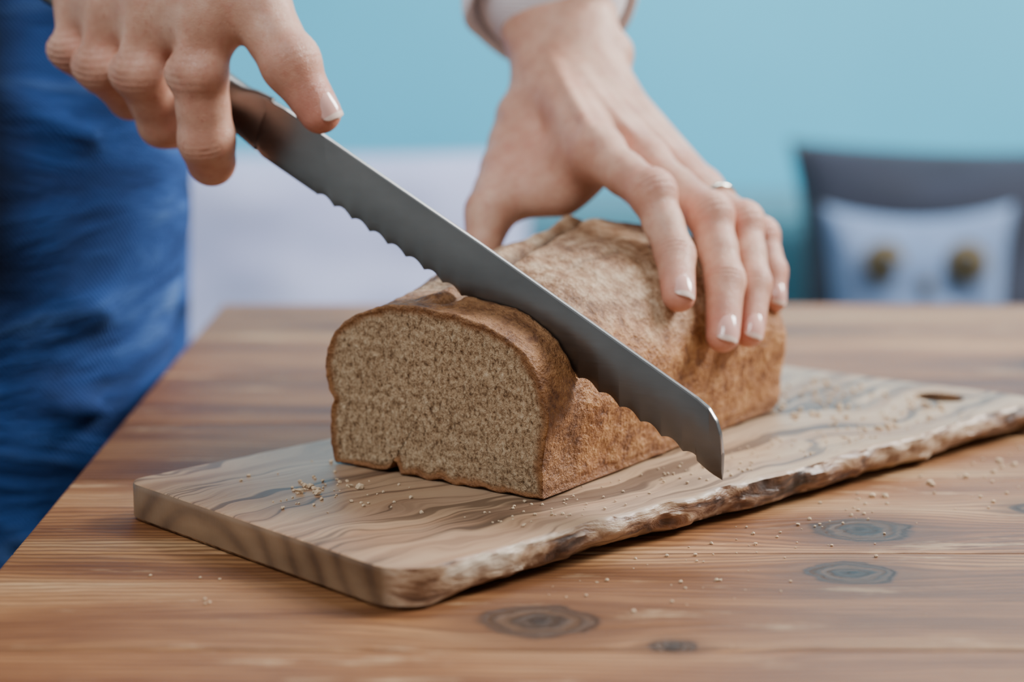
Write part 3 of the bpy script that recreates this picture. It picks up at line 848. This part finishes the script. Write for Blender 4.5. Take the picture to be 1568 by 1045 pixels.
# ---- jeans
def jeans():
    G=Grid((-.56,.16,FZ),(-.10,.80,.32),.0060)
    F=G.new()
    cap(G,F,(-.268,.335,.085),(-.276,.335,-.01),.0965,.086,.03)
    cap(G,F,(-.280,.335,-.03),(-.284,.335,-.32),.080,.060,.03)
    cap(G,F,(-.284,.335,-.32),(-.31,.34,-.70),.060,.050,.03)
    cap(G,F,(-.30,.55,.10),(-.285,.57,-.30),.095,.062,.03)
    cap(G,F,(-.285,.57,-.30),(-.31,.57,-.70),.062,.050,.03)
    ell(G,F,(-.325,.445,.15),(.118,.185,.125),.05)
    cap(G,F,(-.325,.38,.20),(-.325,.51,.20),.11,.11,.05)
    rnd=random.Random(5)
    for i in range(13):
        z=.15-.036*i+rnd.uniform(-.01,.01); y0=.245+.008*(i%3)
        cap(G,F,(-.345,y0,z+rnd.uniform(.0,.05)),(-.205,.262+.012*(i%2),z-rnd.uniform(.0,.03)),.0035,.0055,.010)
    P_(sdfobj('jeans',G,F,M_jeans,smooth_it=3))
    # outer side seam
    vs=[];fs=[]
    pts=catmull([Vector((-.262,.2375,.19)),Vector((-.262,.2375,.10)),Vector((-.275,.246,.0)),Vector((-.283,.253,-.10)),Vector((-.285,.268,-.3)),Vector((-.31,.288,-.68))],14,False)
    for p in pts:
        for i in range(8):
            a_=2*math.pi*i/8; vs.append(p+Vector((.0035*math.cos(a_),.0018*math.sin(a_)-.0005,0)))
    for j in range(len(pts)-1):
        for i in range(8): fs.append((j*8+i,j*8+(i+1)%8,(j+1)*8+(i+1)%8,(j+1)*8+i))
    P_(mkmesh('jeans_seam',vs,fs,M_stitch))
jeans()

# ---- shirt + sleeves + head
def shirt():
    G=Grid((-.60,.08,.17),(.12,.80,.78),.0065)
    F=G.new()
    cap(G,F,(-.325,.39,.30),(-.24,.39,.54),.115,.12,.05)
    cap(G,F,(-.325,.50,.30),(-.22,.49,.54),.115,.12,.05)
    cap(G,F,(-.22,.29,.61),(-.19,.58,.61),.06,.06,.05)
    cap(G,F,(-.22,.28,.61),Er,.056,.045,.03)
    cap(G,F,(-.19,.60,.61),El,.056,.046,.03)
    d=(Wr-Er)/np.linalg.norm(Wr-Er)
    cap(G,F,Er,Wr-d*.035,.046,.040,.02)
    d=(Wl-El)/np.linalg.norm(Wl-El)
    cap(G,F,El,Wl-d*.062,.047,.040,.02)
    P_(sdfobj('shirt',G,F,M_shirt,smooth_it=3))
    for W_,E_,st,r0 in ((Wl,El,.042,.0405),(Wr,Er,.03,.040)):
        W_=Vector(W_);E_=Vector(E_);d=(E_-W_).normalized(); u=d.cross(Vector((0,0,1))).normalized(); v=d.cross(u)
        vs=[];fs=[];n=72
        prof=[(.055,r0*.93),(.03,r0*.99),(.008,r0*1.06),(.002,r0*1.06),(0,r0*1.03),(.001,r0*.98),(.006,r0*.96),(.012,r0*.9)]
        for a_,r in prof:
            for i in range(n):
                t=2*math.pi*i/n; rr=r*(1+.08*noise.noise(Vector((math.cos(t)*1.5,math.sin(t)*1.5,a_*30+r0))) )
                sh=.012*noise.noise(Vector((math.cos(t)*1.2,math.sin(t)*1.2,4)))
                vs.append(W_+d*(st+a_+sh)+u*(rr*math.cos(t)*1.03)+v*(rr*math.sin(t)*.92))
        for j in range(len(prof)-1):
            for i in range(n): fs.append((j*n+i,j*n+(i+1)%n,(j+1)*n+(i+1)%n,(j+1)*n+i))
        P_(mkmesh('cuff',vs,fs,M_shirt))
    G=Grid((-.28,.30,.58),(.06,.60,1.0),.006)
    F=G.new()
    cap(G,F,(-.20,.44,.60),(-.135,.44,.74),.055,.05,.02)
    ell(G,F,(-.11,.44,.83),(.092,.074,.108),.02); ell(G,F,(-.065,.44,.775),(.05,.05,.05),.03)
    ell(G,F,(-.018,.44,.81),(.014,.012,.022),.01)
    for y in (.412,.468): ell(G,F,(-.022,y,.835),(.012,.014,.010),.006,mode='sub')
    for y in (.365,.515): ell(G,F,(-.11,y,.82),(.018,.008,.028),.006)
    ell(G,F,(-.022,.44,.775),(.010,.022,.006),.005)
    P_(sdfobj('head',G,F,M_skin,reds=[((-.02,.44,.775),.02,.9)],smooth_it=3))
    F=G.new()
    ell(G,F,(-.125,.44,.85),(.100,.084,.108),.02); ell(G,F,(-.20,.44,.80),(.05,.06,.09),.03)
    ell(G,F,(-.015,.44,.80),(.085,.062,.085),.01,mode='sub')
    P_(sdfobj('hair',G,F,M_hair,smooth_it=3))
    for y in (.412,.468):
        bm=bmesh.new(); bmesh.ops.create_uvsphere(bm,u_segments=16,v_segments=10,radius=.011)
        for v in bm.verts: v.co+=Vector((-.036,y,.835))
        P_(bmobj('eye',bm,M_wallw,smooth=True))
    for y in (.34,.57):
        G2=Grid((-.42,y-.08,FZ-.01),(-.06,y+.08,FZ+.14),.006); F=G2.new()
        cap(G2,F,(-.33,y,FZ+.042),(-.16,y,FZ+.034),.042,.036,.02,flat=((0,0,1),.85)); cap(G2,F,(-.315,y,FZ+.04),(-.31,y,FZ+.09),.042,.044,.02)
        P_(sdfobj('shoe',G2,F,M_black,smooth_it=2))
shirt()

# ------------------------------------------------------------ camera, lights, world
cam=bpy.data.cameras.new('camera'); co=link(bpy.data.objects.new('camera',cam))
cam.lens=70; cam.sensor_width=36; cam.clip_start=.02
co.location=(0,-.72,.214); co.rotation_euler=(math.radians(90-10.8),0,0)
cam.dof.use_dof=True; cam.dof.focus_distance=.745; cam.dof.aperture_fstop=5.0
SC.camera=co
def area(name,loc,target,size,energy,col,sy=None):
    l=bpy.data.lights.new(name,'AREA'); l.energy=energy; l.color=col; l.size=size
    if sy: l.shape='RECTANGLE'; l.size_y=sy
    o=link(bpy.data.objects.new(name,l)); o.location=loc
    o.rotation_euler=(Vector(target)-Vector(loc)).to_track_quat('-Z','Y').to_euler(); return o
area('window_light_right',(1.9,.9,1.45),(0,.1,0),.9,140,(1,.985,.96),.9)
area('overhead_light_front',(-.5,-1.1,1.7),(0,.1,0),.8,27,(.97,.98,1),.8)  # soft area light above and behind the camera
area('wall_fill_light',(.6,1.4,1.85),(.3,2.3,0),1.2,52,(.95,.98,1))  # added fill that brightens the back wall, not a ceiling fixture
w=bpy.data.worlds.new('world'); SC.world=w; w.use_nodes=True
bg=w.node_tree.nodes['Background']; bg.inputs[0].default_value=(.84,.92,1,1); bg.inputs[1].default_value=.25
